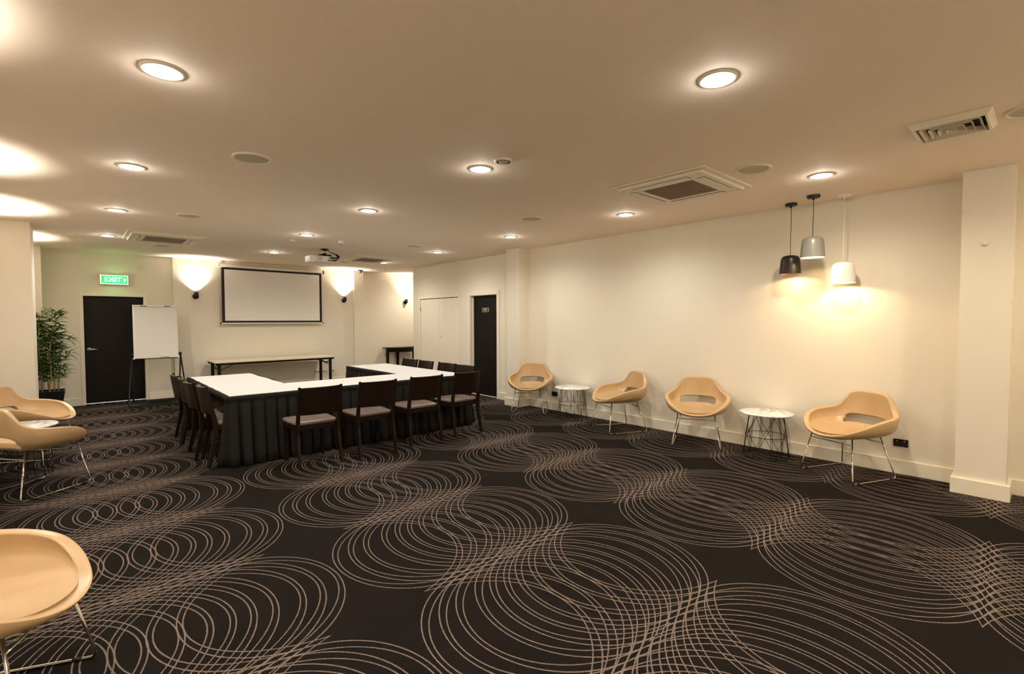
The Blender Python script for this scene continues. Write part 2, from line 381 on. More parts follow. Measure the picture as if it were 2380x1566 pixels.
mb().box(XRF + 0.076, XRF + 0.085, DMY0 + 0.03, DMY0 + 0.11, 0.89, 1.19).build('push_plate', BRUSHED, d2, 0.002)
sg = mb().box(XRF + 0.079, XRF + 0.085, 7.70, 7.92, 1.725, 1.81).build('sign_plate', BRUSHED, d2, 0.003)
mb().box(XRF + 0.077, XRF + 0.079, 7.715, 7.905, 1.737, 1.798).build('sign_panel', BLKPLA, sg)
SIGNYEL = mat('sign_yellow_letters', (0.75, 0.72, 0.40), 0.5)
text_mesh('MEN', 'lettering', SIGNYEL, sg, 0.060, Matrix.Translation((XRF + 0.0765, 7.81, 1.767)) @ Euler((PI / 2, 0, -PI / 2)).to_matrix().to_4x4(), 0.0006)

# cupboard doors
cm = 0.5 * (CBY0 + CBY1) - 0.035
d3 = struct('door_3', mb().box(XRF + 0.004, XRF + 0.030, CBY0 + 0.003, cm - 0.0025, 0.012, CBZ - 0.014), TRIM, 'right leaf of the cream flush cupboard', 'door', bevel=0.0015)
d4 = struct('door_4', mb().box(XRF + 0.004, XRF + 0.030, cm + 0.0025, CBY1 - 0.003, 0.012, CBZ - 0.014), TRIM, 'left leaf of the cream flush cupboard', 'door', bevel=0.0015)
fr = mb()
fr.box(XRF - 0.012, XRF, CBY0 - 0.055, CBY0, 0, CBZ); fr.box(XRF - 0.012, XRF, CBY1, CBY1 + 0.055, 0, CBZ); fr.box(XRF - 0.012, XRF, CBY0 - 0.055, CBY1 + 0.055, CBZ, CBZ + 0.055)
fr.build('door_frame', TRIM, d3, 0.002)
mb().box(XRF + 0.032, XRF + 0.2, CBY0, CBY1, 0, CBZ).build('cupboard_interior', VOID, d3)
mb().lathe([(0.014, 0), (0.014, 0.012), (0.008, 0.014), (0, 0.014)], 14, (XRF + 0.004, cm - 0.035, 1.19), 'x').build('cupboard_lock', BRUSHED, d3)
for yy, par in ((CBY0 + 0.002, d3), (CBY1 - 0.002, d4)):
    for zz in (1.83, 0.25):
        mb().lathe([(0.006, -0.05), (0.006, 0.05)], 8, (XRF - 0.002, yy, zz)).build('hinge', BLKMET if par is d4 else BRUSHED, par)

# ------------------------------------------------------------------ ceiling fittings
def downlight(x, y, label):
    t = thing('downlight', label, 'ceiling light', (x, y, H), group='recessed downlights in the ceiling')
    return t
def fill_downlight(t):
    mb().lathe([(0.068, -0.003), (0.072, -0.008), (0.092, -0.009), (0.100, -0.004), (0.100, 0.0)], 36, cap=False).build('trim_ring', WHTPLA, t)
    mb().lathe([(0.0, -0.017), (0.03, -0.0155), (0.05, -0.011), (0.062, -0.003)], 28, cap=False).build('lens', LAMPGLOW, t)
    lamp('SPOT', (0, 0, -0.045), DOWN_W, DOWN_C, 0.035, t, 164, 1.0)
    lamp('POINT', (0, 0, -0.034), DOWN_W * 0.03, DOWN_C, 0.02, t)  # extra weak lamp, added to put a glow on the ceiling around the fitting
dl = [(0.37, 3.10, 'lit round downlight nearest the camera in the left ceiling row'),
      (0.387, 5.17, 'lit round downlight second from the camera in the left ceiling row'),
      (0.396, 7.29, 'lit round downlight third from the camera in the left ceiling row'),
      (0.403, 9.52, 'lit round downlight farthest in the left ceiling row, toward the exit sign'),
      (2.595, 1.232, 'big lit round downlight nearest the camera in the middle ceiling row'),
      (2.602, 3.29, 'lit round downlight beside the white vented smoke detector'),
      (2.59, 5.39, 'lit round downlight over the front edge of the conference table'),
      (2.627, 7.524, 'lit round downlight in the middle row just before the projector'),
      (2.816, 9.80, 'lit round downlight in front of the projection screen'),
      (4.997, 1.415, 'lit round downlight above the three pendant lamps'),
      (5.033, 3.52, 'lit round downlight near the big square air conditioner, toward the long wall'),
      (5.034, 5.62, 'lit round downlight in front of the column by the washroom door'),
      (5.125, 7.79, 'lit round downlight in front of the washroom door and cupboard'),
      (5.122, 9.95, 'lit round downlight farthest right, beside the distant square air conditioner')]
t0 = None
for i, (x, y, lb) in enumerate(dl):
    if i == 0:
        t0 = downlight(x, y, lb); fill_downlight(t0)
    else:
        c = copy_tree(t0); c.location = (x, y, H); c['label'] = lb
for x, y in ((5.0, -0.7), (2.6, -0.85), (0.38, 1.0), (0.38, -1.0), (7.2, 11.5)):
    c = copy_tree(t0); c.location = (x, y, H); c['label'] = 'round downlight in the ceiling outside the picture'

warm = None
for o in [o for o in bpy.data.objects if o.name.startswith('downlight')]:
    if (o.location.x > 4.8 and o.location.y < 1.6) or (o.location.x > 2.5 and o.location.y < 1.3):
        for ch in o.children:
            if ch.type == 'LIGHT' and ch.data.type == 'SPOT':
                if warm is None: warm = ch.data.copy(); warm.color = (1.0, 0.86, 0.64); warm.energy *= 1.1
                ch.data = warm
def speaker(x, y, label):
    t = thing('ceiling_speaker', label, 'speaker', (x, y, H), group='round ceiling speakers')
    mb().lathe([(0.118, -0.004), (0.122, -0.012), (0.134, -0.013), (0.142, -0.006), (0.142, 0.0)], 40, cap=False).build('trim_ring', CREAMPLA, t)
    mb().lathe([(0.0, -0.006), (0.06, -0.006), (0.120, -0.004)], 36, cap=False).build('grille', GREYMESH, t)
    return t
sp = speaker(1.079, 4.271, 'round ceiling speaker nearest on the left half of the ceiling')
for x, y, lb in ((4.345, 1.745, 'round ceiling speaker beside the big square air conditioner'),
                 (1.081, 7.088, 'round ceiling speaker near the left square air conditioner'),
                 (4.326, 4.438, 'round ceiling speaker left of the downlight by the big air conditioner'),
                 (1.128, 10.15, 'round ceiling speaker just behind the left air conditioner'),
                 (4.375, 7.395, 'small distant ceiling speaker above the cupboard doors'),
                 (4.395, 10.35, 'round ceiling speaker half hidden behind the projector'),
                 (4.42, 0.10, 'round ceiling speaker cut by the right edge of the picture')):
    c = copy_tree(sp); c.location = (x, y, H); c['label'] = lb

def ac_unit(cx, cy, label, rz=0.0):
    t = thing('air_conditioner', label, 'air conditioner', (cx, cy, H), rz, 'ceiling cassette air conditioners')
    s = 0.485
    mb().box(-s, s, -s, s, -0.012, 0).build('surround', CREAMPLA, t, 0.004)
    p = mb(); q = 0.432
    g = 0.255
    p.box(-q, q, -q, -g, -0.034, -0.012); p.box(-q, q, g, q, -0.034, -0.012); p.box(-q, -g, -g, g, -0.034, -0.012); p.box(g, q, -g, g, -0.034, -0.012)
    p.build('panel', CREAMPLA, t, 0.003)
    mb().box(-g, g, -g, g, -0.016, -0.013).build('filter', VOID, t)
    gr = mb()
    for i in range(30):
        a = -g + 0.008 + i * (2 * g - 0.016) / 29
        gr.box(-g, g, a - 0.0028, a + 0.0028, -0.036, -0.026)
    for i in range(9):
        a = -g + 0.04 + i * (2 * g - 0.08) / 8; gr.box(a - 0.0016, a + 0.0016, -g, g, -0.034, -0.028)
    o = gr.build('intake_grille', DARKGRILLE, t); o['kind'] = 'stuff'
    for k in range(4):
        a = k * PI / 2; rot = Euler((0, 0, a)); mt = rot.to_matrix()
        def P(x, y, z): v = mt @ Vector((x, y, z)); return v
        m1 = mb(); m1.obox(P(0, -0.350, -0.0345), 0.56, 0.064, 0.002, rot); m1.build('air_slot', VOID, t)
        m2 = mb(); m2.obox(P(0, -0.351, -0.0375), 0.552, 0.054, 0.005, rot); m2.build('flap', CREAMPLA, t, 0.002)
    for sx, sy in ((-1, -1), (1, -1), (1, 1), (-1, 1)):
        mb().lathe([(0, -0.0355), (0.012, -0.0352), (0.014, -0.034)], 12, (sx * 0.385, sy * 0.385, 0), cap=False).build('screw_cap', GREYMESH, t)
    return t
ac = ac_unit(4.415, 2.455, 'big square ceiling air conditioner nearest, left of the pendant lamps')
c = copy_tree(ac); c.location = (1.07, 9.20, H); c['label'] = 'square ceiling air conditioner on the left, lit green by the exit sign'
c = copy_tree(ac); c.location = (4.57, 9.50, H); c['label'] = 'farthest square ceiling air conditioner, right of the projector'

# square air diffuser
t = thing('air_vent', 'square white louvred ceiling vent at the upper right', 'vent', (4.37, 0.478, H))
a, b_ = 0.205, 0.168
def ring4(b, q0, z0, q1, z1, q2, z2, q3, z3):
    vs = [(sx * q, sy * q, z) for q, z in ((q0, z0), (q1, z1), (q2, z2), (q3, z3)) for sx, sy in ((-1, -1), (1, -1), (1, 1), (-1, 1))]
    return b.add(vs, [(4 * l + i, 4 * l + (i + 1) % 4, 4 * (l + 1) + (i + 1) % 4, 4 * (l + 1) + i) for l in range(3) for i in range(4)])
ring4(mb(), a, 0.0, b_ + 0.012, -0.034, b_, -0.036, b_ - 0.004, -0.002).build('frame', CREAMPLA, t)
mb().box(-b_ + 0.004, b_ - 0.004, -b_ + 0.004, b_ - 0.004, -0.003, -0.001).build('backing', VOID, t)
for q in (0.150, 0.108, 0.066, 0.026):
    for k in range(4):
        th = k * PI / 2; mt = Euler((0, 0, th)).to_matrix()
        r2 = q - 0.019 if q > 0.03 else 0.002
        vs = [mt @ Vector(v) for v in ((-q, -q, -0.040), (q, -q, -0.040), (r2, -r2, -0.006), (-r2, -r2, -0.006), (-q, -q - 0.002, -0.040), (q, -q - 0.002, -0.040), (r2, -r2 - 0.002, -0.005), (-r2, -r2 - 0.002, -0.005))]
        mb().add(vs, [(0, 1, 2, 3), (7, 6, 5, 4), (0, 4, 5, 1), (1, 5, 6, 2), (2, 6, 7, 3), (3, 7, 4, 0)]).build('louver_blade', CREAMPLA, t)

# smoke detector with visible vents, small sensors
t = thing('smoke_detector', 'round white vented smoke detector beside a lit downlight', 'smoke detector', (2.602, 2.991, H))
mb().lathe([(0.0, -0.012), (0.055, -0.012), (0.060, -0.018), (0.072, -0.016), (0.074, 0)], 36, cap=False).build('housing', WHTPLA, t)
mb().lathe([(0.0, -0.03), (0.02, -0.03), (0.03, -0.022), (0.044, -0.014), (0.05, -0.0125)], 28, cap=False).build('sensor_dome', GREYMESH, t)
for k in range(10):
    a = 2 * PI * k / 10; mb().obox((0.048 * math.cos(a), 0.048 * math.sin(a), -0.0145), 0.014, 0.006, 0.006, Euler((0, 0, a))).build('vent_slot', VOID, t)
t = thing('smoke_detector', 'small white dome detector above the projector', 'smoke detector', (3.25, 7.75, H))
mb().lathe([(0, -0.05), (0.02, -0.048), (0.026, -0.03), (0.048, -0.026), (0.052, 0)], 28, cap=False).build('housing', WHTPLA, t)
mb().lathe([(0, -0.058), (0.012, -0.056), (0.014, -0.049)], 14, cap=False).build('sensor_tip', BLKPLA, t)
t = thing('smoke_detector', 'flat pale disc on the ceiling left of the projector', 'smoke detector', (2.62, 8.15, H))
mb().lathe([(0, -0.02), (0.03, -0.02), (0.045, -0.008), (0.05, 0)], 24, cap=False).build('housing', CREAMPLA, t)
# security camera
t = thing('security_camera', 'small dark dome security camera on the ceiling by the pier', 'camera', (5.44, 11.80, H))
mb().lathe([(0.0, -0.03), (0.052, -0.03), (0.062, -0.02), (0.064, 0)], 30, cap=False).build('base', BLKPLA, t)
mb().lathe([(0.0, -0.082), (0.02, -0.078), (0.038, -0.06), (0.045, -0.03)], 24, cap=False).build('dome', mat('smoked_dome', (0.02, 0.02, 0.02), 0.08), t)
mb().lathe([(0.046, -0.03), (0.048, -0.04), (0.053, -0.04), (0.054, -0.03)], 24, cap=False).build('collar', BRUSHED, t)

# ------------------------------------------------------------------ pendants
def pendant(x, y, ztop, rad, hgt, m, mr, minner, label, col_w, colr):
    t = thing('pendant_lamp', label, 'pendant lamp', (x, y, H), group='cluster of three pendant lamps')
    mb().lathe([(0, -0.028), (0.056, -0.028), (0.06, -0.024), (0.06, 0)], 30, cap=False).build('ceiling_rose', mr, t)
    zt = ztop - H
    pts = [(0.003 * math.sin(k * 1.1), 0.002 * math.cos(k), -0.028 + (zt + 0.028) * k / 8) for k in range(9)]; pts[0] = (0, 0, -0.028); pts[-1] = (0, 0, zt)
    mb().lathe([(0.012, -0.028), (0.010, -0.045), (0.004, -0.05)], 12, cap=False).build('cord_grip', mr, t)
    mb().tube(pts, 0.0032, 8).build('cord', mr, t)
    r, h = rad, hgt
    outer = [(0.0, 0.0), (r * 0.35, -0.001), (r * 0.62, -h * 0.035), (r * 0.80, -h * 0.11), (r * 0.88, -h * 0.22), (r * 0.92, -h * 0.40), (r * 0.965, -h * 0.7), (r, -h)]
    mb().lathe([(a, zt + b) for a, b in outer], 44, cap=False).build('shade', m, t)
    inner = [(max(0, a - 0.004), b - (0.004 if i < 6 else 0.0)) for i, (a, b) in enumerate(outer)]
    mb().lathe([(a, zt + b) for a, b in inner] + [(r, zt - h)], 44, cap=False).build('inner_reflector', minner, t)
    bz = zt - h * 0.62
    mb().lathe([(0, bz - 0.035), (0.03, bz - 0.03), (0.045, bz - 0.008), (0.040, bz + 0.015), (0.02, bz + 0.04), (0.018, zt - 0.008)], 24, cap=False).build('bulb', PENDGLOW, t)
    lamp('SPOT', (0, 0, bz - 0.045), col_w, colr, 0.03, t, 165, 0.25)
    return t
pendant(5.958, 1.976, 2.268, 0.107, 0.207, SHADEBLK, SHADEBLK, SHADECOP, 'black pendant lamp with copper inside, leftmost of the three', PEND_W, PEND_C)
pendant(5.744, 1.694, 2.417, 0.113, 0.218, SHADEGRY, SHADEBLK, SHADEIN, 'grey pendant lamp, highest and middle of the three', PEND_W, PEND_C)
pendant(5.946, 1.469, 2.147, 0.113, 0.217, SHADEWHT, SHADEWHT, SHADEIN, 'white pendant lamp, lowest and rightmost of the three', PEND_W * 1.6, PEND_C)

# ------------------------------------------------------------------ wall sconces
def sconce(label, loc, rz, group='black wall uplights'):
    t = thing('wall_sconce', label, 'wall light', loc, rz, group)      # local -Y points into the room
    mb().lathe([(0.05, 0.0), (0.056, 0.012), (0.052, 0.028), (0.03, 0.04), (0.0, 0.044)], 28, (0, 0, -0.03), 'y').build('wall_mount', BLKMET, t)
    mb().lathe([(0.0, -0.05), (0.036, -0.05), (0.038, -0.046), (0.038, 0.055), (0.034, 0.055), (0.034, 0.035)], 28, (0, -0.075, 0.0), cap=False).build('cylinder_body', BLKMET, t)
    mb().lathe([(0.0, 0.035), (0.034, 0.035)], 24, (0, -0.075, 0.0), cap=False).build('lens', SCGLOW, t)
    lamp('SPOT', (0, -0.075, 0.062), SCONCE_W, SCONCE_C, 0.028, t, 112, 1.0, aim=(0, 0.03, 1))
    return t
s0 = sconce('black wall uplight left of the projection screen', (1.885, YS(1.885), 2.10), 0.035)
c = copy_tree(s0); c.location = (5.085, YS(5.085), 2.10); c['label'] = 'black wall uplight right of the projection screen'
c = copy_tree(s0); c.location = (6.93, YA, 2.10); c.rotation_euler = (0, 0, 0); c['label'] = 'black wall uplight in the alcove above the small dark table'
side_light = None
def strengthen(c):
    global side_light
    for ch in c.children:
        if ch.type == 'LIGHT':
            if side_light is None: side_light = ch.data.copy(); side_light.energy = SIDE_W
            ch.data = side_light
for yy in (10.35, 7.85, 5.63, 2.98, 0.6):
    c = copy_tree(s0); strengthen(c); c.location = (XL, yy, 2.10); c.rotation_euler = (0, 0, PI / 2); c['label'] = 'black wall uplight on the left wall outside the picture'
for xx in (1.0, 3.2, 5.2):  # uplights added on the unseen rear wall to lift the ceiling brightness
    c = copy_tree(s0); strengthen(c); c.location = (xx, YR, 2.10); c.rotation_euler = (0, 0, PI); c['label'] = 'added unseen uplight behind the camera that brightens the ceiling'

# ------------------------------------------------------------------ exit sign
t = thing('exit_sign', 'green illuminated EXIT sign above the black door', 'sign', (0.585, YE, 2.342))
mb().box(-0.212, 0.212, -0.055, 0, -0.092, 0.092).build('case', BRUSHED, t, 0.004)
mb().box(-0.205, 0.205, -0.058, -0.054, -0.086, 0.086).build('border_panel', EXITWHITE, t)
mb().box(-0.193, 0.193, -0.061, -0.057, -0.076, 0.076).build('face', EXITGREEN, t)
text_mesh('EXIT', 'lettering', EXITWHITE, t, 0.125, Matrix.Translation((-0.022, -0.0625, 0.0)) @ Euler((PI / 2, 0, 0)).to_matrix().to_4x4(), 0.0015)
mb().add([(0.138, -0.064, -0.050), (0.176, -0.064, 0.0), (0.138, -0.064, 0.050), (0.138, -0.060, -0.050), (0.176, -0.060, 0.0), (0.138, -0.060, 0.050)], [(0, 1, 2), (5, 4, 3), (0, 3, 4, 1), (1, 4, 5, 2), (2, 5, 3, 0)]).build('arrow', EXITWHITE, t)
lamp('POINT', (0, -0.10, 0), 2.3, (0.35, 1.0, 0.35), 0.08, t)

# ------------------------------------------------------------------ projection screen
SX = 3.415
t = thing('projection_screen', 'white pull-down projection screen with black border', 'projection screen', (SX, YS(SX) - 0.10, 1.5), 0.035)
W2 = 1.072
mb().lathe([(0.034, -1.105), (0.036, -1.10), (0.036, 1.10), (0.034, 1.105)], 24, (0, 0.02, 1.232), 'x').build('roller_housing', WHTPLA, t)
for s in (-1, 1):
    mb().box(s * 1.12 - 0.016, s * 1.12 + 0.016, -0.018, 0.058, 1.195, 1.27).build('end_cap', WHTPLA if s < 0 else BLKPLA, t, 0.006)
    mb().box(s * 1.09 - 0.02, s * 1.09 + 0.02, 0.05, 0.10, 1.21, 1.255).build('wall_bracket', BLKMET, t)
mb().box(-W2, W2, -0.002, 0.0, 0.02, 1.205).build('border', mat('screen_black_border', (0.008, 0.007, 0.006), 0.8), t)
mb().box(-W2 + 0.055, W2 - 0.055, -0.0035, -0.002, 0.062, 1.158).build('screen_surface', SCREEN, t)
mb().box(-W2 - 0.02, W2 + 0.02, -0.010, 0.008, -0.008, 0.018).build('bottom_bar', WHTPLA, t, 0.004)
for s in (-1, 1): mb().box(s * 1.10 - 0.012, s * 1.10 + 0.012, -0.012, 0.010, -0.010, 0.020).build('bar_cap', BLKPLA, t)
mb().tube([(0.02, -0.002, -0.008), (0.03, -0.002, -0.035), (0.07, -0.002, -0.05), (0.11, -0.002, -0.035), (0.12, -0.002, -0.008)], 0.003, 6).build('pull_handle', WHTPLA, t)

# ------------------------------------------------------------------ projector
t = thing('projector', 'white projector hung from the ceiling with black cables', 'projector', (3.38, 8.80, H))
mb().lathe([(0.0, -0.012), (0.07, -0.012), (0.075, 0)], 24, cap=False).build('ceiling_plate', BLKMET, t)
mb().lathe([(0.032, -0.09), (0.032, -0.012)], 18).build('mount_pole', BRUSHED, t)
br = mb().lathe([(0.037, -0.115), (0.037, -0.082)], 18)
for a in (0.4, 2.2, 3.8, 5.2):
    br.tube([(0, 0, -0.105), (0.16 * math.cos(a), 0.13 * math.sin(a), -0.112), (0.165 * math.cos(a), 0.135 * math.sin(a), -0.135)], 0.008, 6)
br.build('bracket', BLKMET, t)
mb().box(-0.20, 0.20, -0.14, 0.17, -0.245, -0.135).build('body', WHTPLA, t, 0.018, 3)
mb().box(-0.30, -0.195, -0.12, 0.14, -0.255, -0.135).build('side_cover', WHTPLA, t, 0.014, 3)
mb().box(-0.17, -0.09, -0.143, -0.139, -0.225, -0.155).build('side_vent', GREYMESH, t)
for i in range(5): mb().box(-0.0 + i * 0.034, 0.022 + i * 0.034, -0.144, -0.139, -0.225, -0.205).build('socket', BLKPLA, t)
mb().lathe([(0.04, 0.17), (0.04, 0.185), (0.032, 0.185), (0.03, 0.172), (0, 0.172)], 20, (-0.1, 0, -0.19), 'y').build('lens', BLKPLA, t).rotation_euler = (0, 0, PI)
ends = [(0.02, -0.15, -0.175), (0.06, -0.15, -0.2), (0.10, -0.15, -0.215), (0.14, -0.15, -0.215), (0.045, -0.15, -0.155)]
for i, e in enumerate(ends):
    b3 = 0.15 + 0.01 * i
    mb().tube([(0.05, 0.0, -0.012), (0.09, -0.05, -0.06), (b3, -0.13, -0.10), (b3 + 0.012, -0.19, -0.15), (0.5 * (b3 + e[0]), -0.20, 0.5 * (-0.17 + e[2])), e], 0.006, 6).build('cable', BLKPLA, t)

# ------------------------------------------------------------------ outlets
def outlet(name, label, loc, rz, w, h, m, mk):
    t = thing(name, label, 'power outlet', loc, rz)     # local -Y into the room
    mb().box(-w / 2, w / 2, -0.012, 0, -h / 2, h / 2).build('plate', m, t, 0.003)
    n = 2 if w > 0.11 else 1
    for i in range(n):
        x = 0 if n == 1 else (-0.25 + 0.5 * i) * w
        mb().box(x - 0.012, x + 0.012, -0.0135, -0.012, -0.022, 0.004).build('socket', mk, t)
        mb().box(x - 0.006, x + 0.006, -0.016, -0.012, 0.012, 0.024).build('switch', BRUSHED if m is BLKPLA else WHTPLA, t)
    return t
outlet('power_outlet', 'black power outlet between the far lounge chair and marble table', (XR, 5.735, 0.283), -PI / 2, 0.125, 0.075, BLKPLA, VOID)
outlet('power_outlet', 'black double power outlet right of the nearest lounge chair', (XR, 0.994, 0.312), -PI / 2, 0.118, 0.075, BLKPLA, VOID)
for x, lb in ((4.39, 'white wall outlet under the screen, leftmost of three'), (4.57, 'white wall outlet between the folding table legs, middle of three'), (4.745, 'white wall outlet at the right end of the folding table')):
    outlet('power_outlet', lb, (x, YS(x), 0.325), 0.035, 0.115, 0.072, WHTPLA, VOID)
t = thing('wall_sensor', 'tiny round white sensor high on the right column', 'sensor', (5.855, 0.408, 2.203), -PI / 2)
mb().lathe([(0.022, 0), (0.022, 0.006), (0.012, 0.012), (0, 0.013)], 18, (0, 0, 0), 'y').build('sensor_cap', CREAMPLA, t)

# ------------------------------------------------------------------ conference table
TX0, TX1, TY0 = 1.185, 4.385, 5.845
TI0, TI1, TYI = 2.025, 3.60, 6.66
TB0, TB1 = 8.30, 8.43
U = [(TX0, TY0), (TX1, TY0), (TX1, TB1), (TI1, TB1), (TI1, TYI), (TI0, TYI), (TI0, TB0), (TX0, TB0)]
t = thing('conference_table', 'large U-shaped conference table with pleated black skirt', 'table', (0, 0, 0))
def u_prism(z0, z1, ins=0.0):
    P = [(TX0 + ins, TY0 + ins), (TX1 - ins, TY0 + ins), (TX1 - ins, TB1 - ins), (TI1 + ins, TB1 - ins), (TI1 + ins, TYI - ins), (TI0 - ins, TYI - ins), (TI0 - ins, TB0 - ins), (TX0 + ins, TB0 - ins)]
    return P
def u_mesh(b, P, z0, z1):
    a = [(P[0][0], P[0][1]), (P[1][0], P[1][1]), (P[1][0], P[4][1]), (P[0][0], P[4][1])]
    b.prism([P[0], P[1], P[2], P[3], P[4], P[5], P[6], P[7]], z0, z1); return b
u_mesh(mb(), u_prism(0, 0, 0.012), 0.715, 0.742).build('tabletop', SKIRT, t)
# pleated skirt
def skirt():
    b = mb(); rng = random.Random(3)
    n = len(U); path = []
    for i in range(n):
        a = Vector((*U[i], 0)); c = Vector((*U[(i + 1) % n], 0)); d = (c - a); Ld = d.length; d.normalize(); nn = Vector((d.y, -d.x, 0))
        k = max(2, round(Ld / 0.125)); 
        for j in range(k):
            s0, s1 = j / k * Ld, (j + 1) / k * Ld; w_ = s1 - s0; jt = rng.uniform(-0.12, 0.12) * w_
            dep = rng.uniform(0.7, 1.25)
            # box pleat: flat proud front, narrow deep fold
            for u_, off in ((0.04, 0.0), (0.16, 1.0), (0.32, 1.15), (0.50, 1.1), (0.66, 1.0), (0.80, 0.9), (0.87, -0.8), (0.93, -1.15), (0.98, -1.0)):
                path.append((a + d * (s0 + u_ * w_ + (jt if 0.1 < u_ < 0.9 else 0)), nn, off * dep, d, rng.uniform(-0.004, 0.004)))
    levels = [(0.744, 0.0, 0.004), (0.738, 0.0, 0.009), (0.70, 0.0, 0.012), (0.695, 0.0, 0.007), (0.66, 0.35, 0.008), (0.52, 0.75, 0.012), (0.30, 1.0, 0.030), (0.12, 1.15, 0.052), (0.004, 1.3, 0.070)]
    vs = []; m_ = len(path)
    for z, amp, base in levels:
        for p, nn, off, d, wob in path:
            q = p + nn * (base + 0.027 * amp * off + wob * amp)
            side = (abs(p.x - TX0) < 0.01 or abs(p.x - TX1) < 0.01)     # cloth pushed in by the chair seats along both sides
            if side:
                e_ = min(1.0, max(0.0, (p.y - 5.90) / 0.22)) * min(1.0, max(0.0, (8.25 - p.y) / 0.25)); e_ = e_ * e_ * (3 - 2 * e_)
                f_ = min(1.0, max(0.0, (0.70 - z) / 0.16))
                q = q - nn * (0.42 * e_ * f_)
            vs.append((q.x, q.y, z))
    fs = []
    for l in range(len(levels) - 1):
        for i in range(m_):
            j = (i + 1) % m_; fs.append(((l + 1) * m_ + i, (l + 1) * m_ + j, l * m_ + j, l * m_ + i))
    b.add(vs, fs, True)
    return b
sk = skirt().build('skirt', SKIRT, t)
sd = sk.modifiers.new('thick', 'SOLIDIFY'); sd.thickness = 0.003
# white cloth on top
def cloth():
    P = u_prism(0, 0, 0.028); rng = random.Random(11); out = []
    n = len(P)
    for i in range(n):
        a = Vector(P[i]); c = Vector(P[(i + 1) % n]); L_ = (c - a).length; k = max(3, int(L_ / 0.16)); d = (c - a) / L_; nn = Vector((d.y, -d.x))
        for j in range(k):
            o_ = rng.uniform(-0.009, 0.008) if j else 0
            q = a + d * (L_ * j / k) + nn * o_; out.append((q.x, q.y))
    return mb().prism(out, 0.744, 0.749)
tag(cloth().build('tablecloth', LINEN), 'flat white cloth covering the U-shaped table top', 'tablecloth')

# ------------------------------------------------------------------ dining chairs (local: faces +Y)
def dining_chair(label, group):
    t = thing('dining_chair', label, 'chair', group=group)
    # seat
    b = mb(); n = 10
    prof = [(-0.215, -0.19), (0.215, -0.19), (0.235, 0.05), (0.235, 0.21), (0.20, 0.235), (-0.20, 0.235), (-0.235, 0.21), (-0.235, 0.05)]
    s = mb().prism(prof, 0.442, 0.482).build('seat', BROWNLEA, t, 0.016, 4)
    fr = mb().prism([(x * 0.97, y * 0.97) for x, y in prof], 0.385, 0.442).build('seat_frame', WOOD, t, 0.006)
    # back panel: crescent in plan, leaning back
    b = mb(); K = 14; rows = 7; z0, z1 = 0.565, 0.856
    def yo(u, z): return -0.225 - 0.16 * (z - 0.45) - 0.060 * (1 - u * u) - 0.006
    def yi(u, z): return -0.225 - 0.16 * (z - 0.45) - 0.030 * (1 - u * u) + 0.008
    vs = []
    for r_ in range(rows):
        z = z0 + (z1 - z0) * r_ / (rows - 1)
        for side in (yo, yi):
            for k in range(K + 1):
                u = -1 + 2 * k / K; vs.append((0.222 * u, side(u, z), z))
    S = 2 * (K + 1); fs = []
    for r_ in range(rows - 1):
        for k in range(K):
            a = r_ * S + k; fs.append((a, a + 1, a + S + 1, a + S))
            a = r_ * S + K + 1 + k; fs.append((a + S, a + S + 1, a + 1, a))
        a = r_ * S; fs.append((a + K + 1, a, a + S, a + S + K + 1)); a = r_ * S + K; fs.append((a, a + K + 1, a + S + K + 1, a + S))
    for k in range(K):
        fs.append((k + K + 1, k + K + 2, k + 1, k)); a = (rows - 1) * S + k; fs.append((a, a + 1, a + K + 2, a + K + 1))
    b.add(vs, fs).build('backrest', WOOD, t, 0.004)
    for sx in (-1, 1):
        b = mb()
        b.taper((sx * 0.225, -0.285, 0), (sx * 0.215, -0.215, 0.34), 0.014, 0.017, 0.017, 0.024)
        b.taper((sx * 0.215, -0.215, 0.34), (sx * 0.215, -0.215, 0.47), 0.017, 0.024, 0.017, 0.023)
        b.taper((sx * 0.215, -0.215, 0.47), (sx * 0.222, -0.296, 0.865), 0.017, 0.023, 0.011, 0.014)
        b.build('rear_leg', WOOD, t, 0.004)
        b = mb().taper((sx * 0.205, 0.195, 0), (sx * 0.205, 0.195, 0.44), 0.014, 0.014, 0.020, 0.020)
        b.build('front_leg', WOOD, t, 0.004)
    return t
ch0 = dining_chair('', 'dark wooden chairs around the conference table')
place = []
for i, (x, y, rz) in enumerate(((1.925, 5.48, 1), (2.605, 5.50, -1), (3.285, 5.54, -1), (3.955, 5.575, 1))):
    place.append((x, y, R(rz), 'dark wooden chair at the front of the table, ' + ('first from the left', 'second from the left', 'third from the left', 'fourth from the left')[i]))
for i, (y, rz) in enumerate(((6.125, -2), (6.61, 0), (7.10, 1), (7.585, 0))):
    place.append(((1.31, 1.26, 1.27, 1.255)[i], y, R(-90 + rz), 'dark wooden chair on the left side of the table, ' + ('nearest the camera', 'second from the camera', 'third from the camera', 'farthest, beside the flip chart')[i]))
for i, (y, rz) in enumerate(((6.10, 2), (6.62, 0), (7.24, -2), (7.77, 3))):
    place.append((4.215 + 0.01 * (i % 2), y, R(90 + rz), 'back of a dark wooden chair beyond the white cloth, ' + ('rightmost of the four', 'second from the right', 'third from the right', 'leftmost, before the small dark table')[i]))
for i, (x, y, rz, lb) in enumerate(place):
    c = ch0 if i == 0 else copy_tree(ch0)
    c.location = (x, y, 0); c.rotation_euler = (0, 0, rz); c['label'] = lb

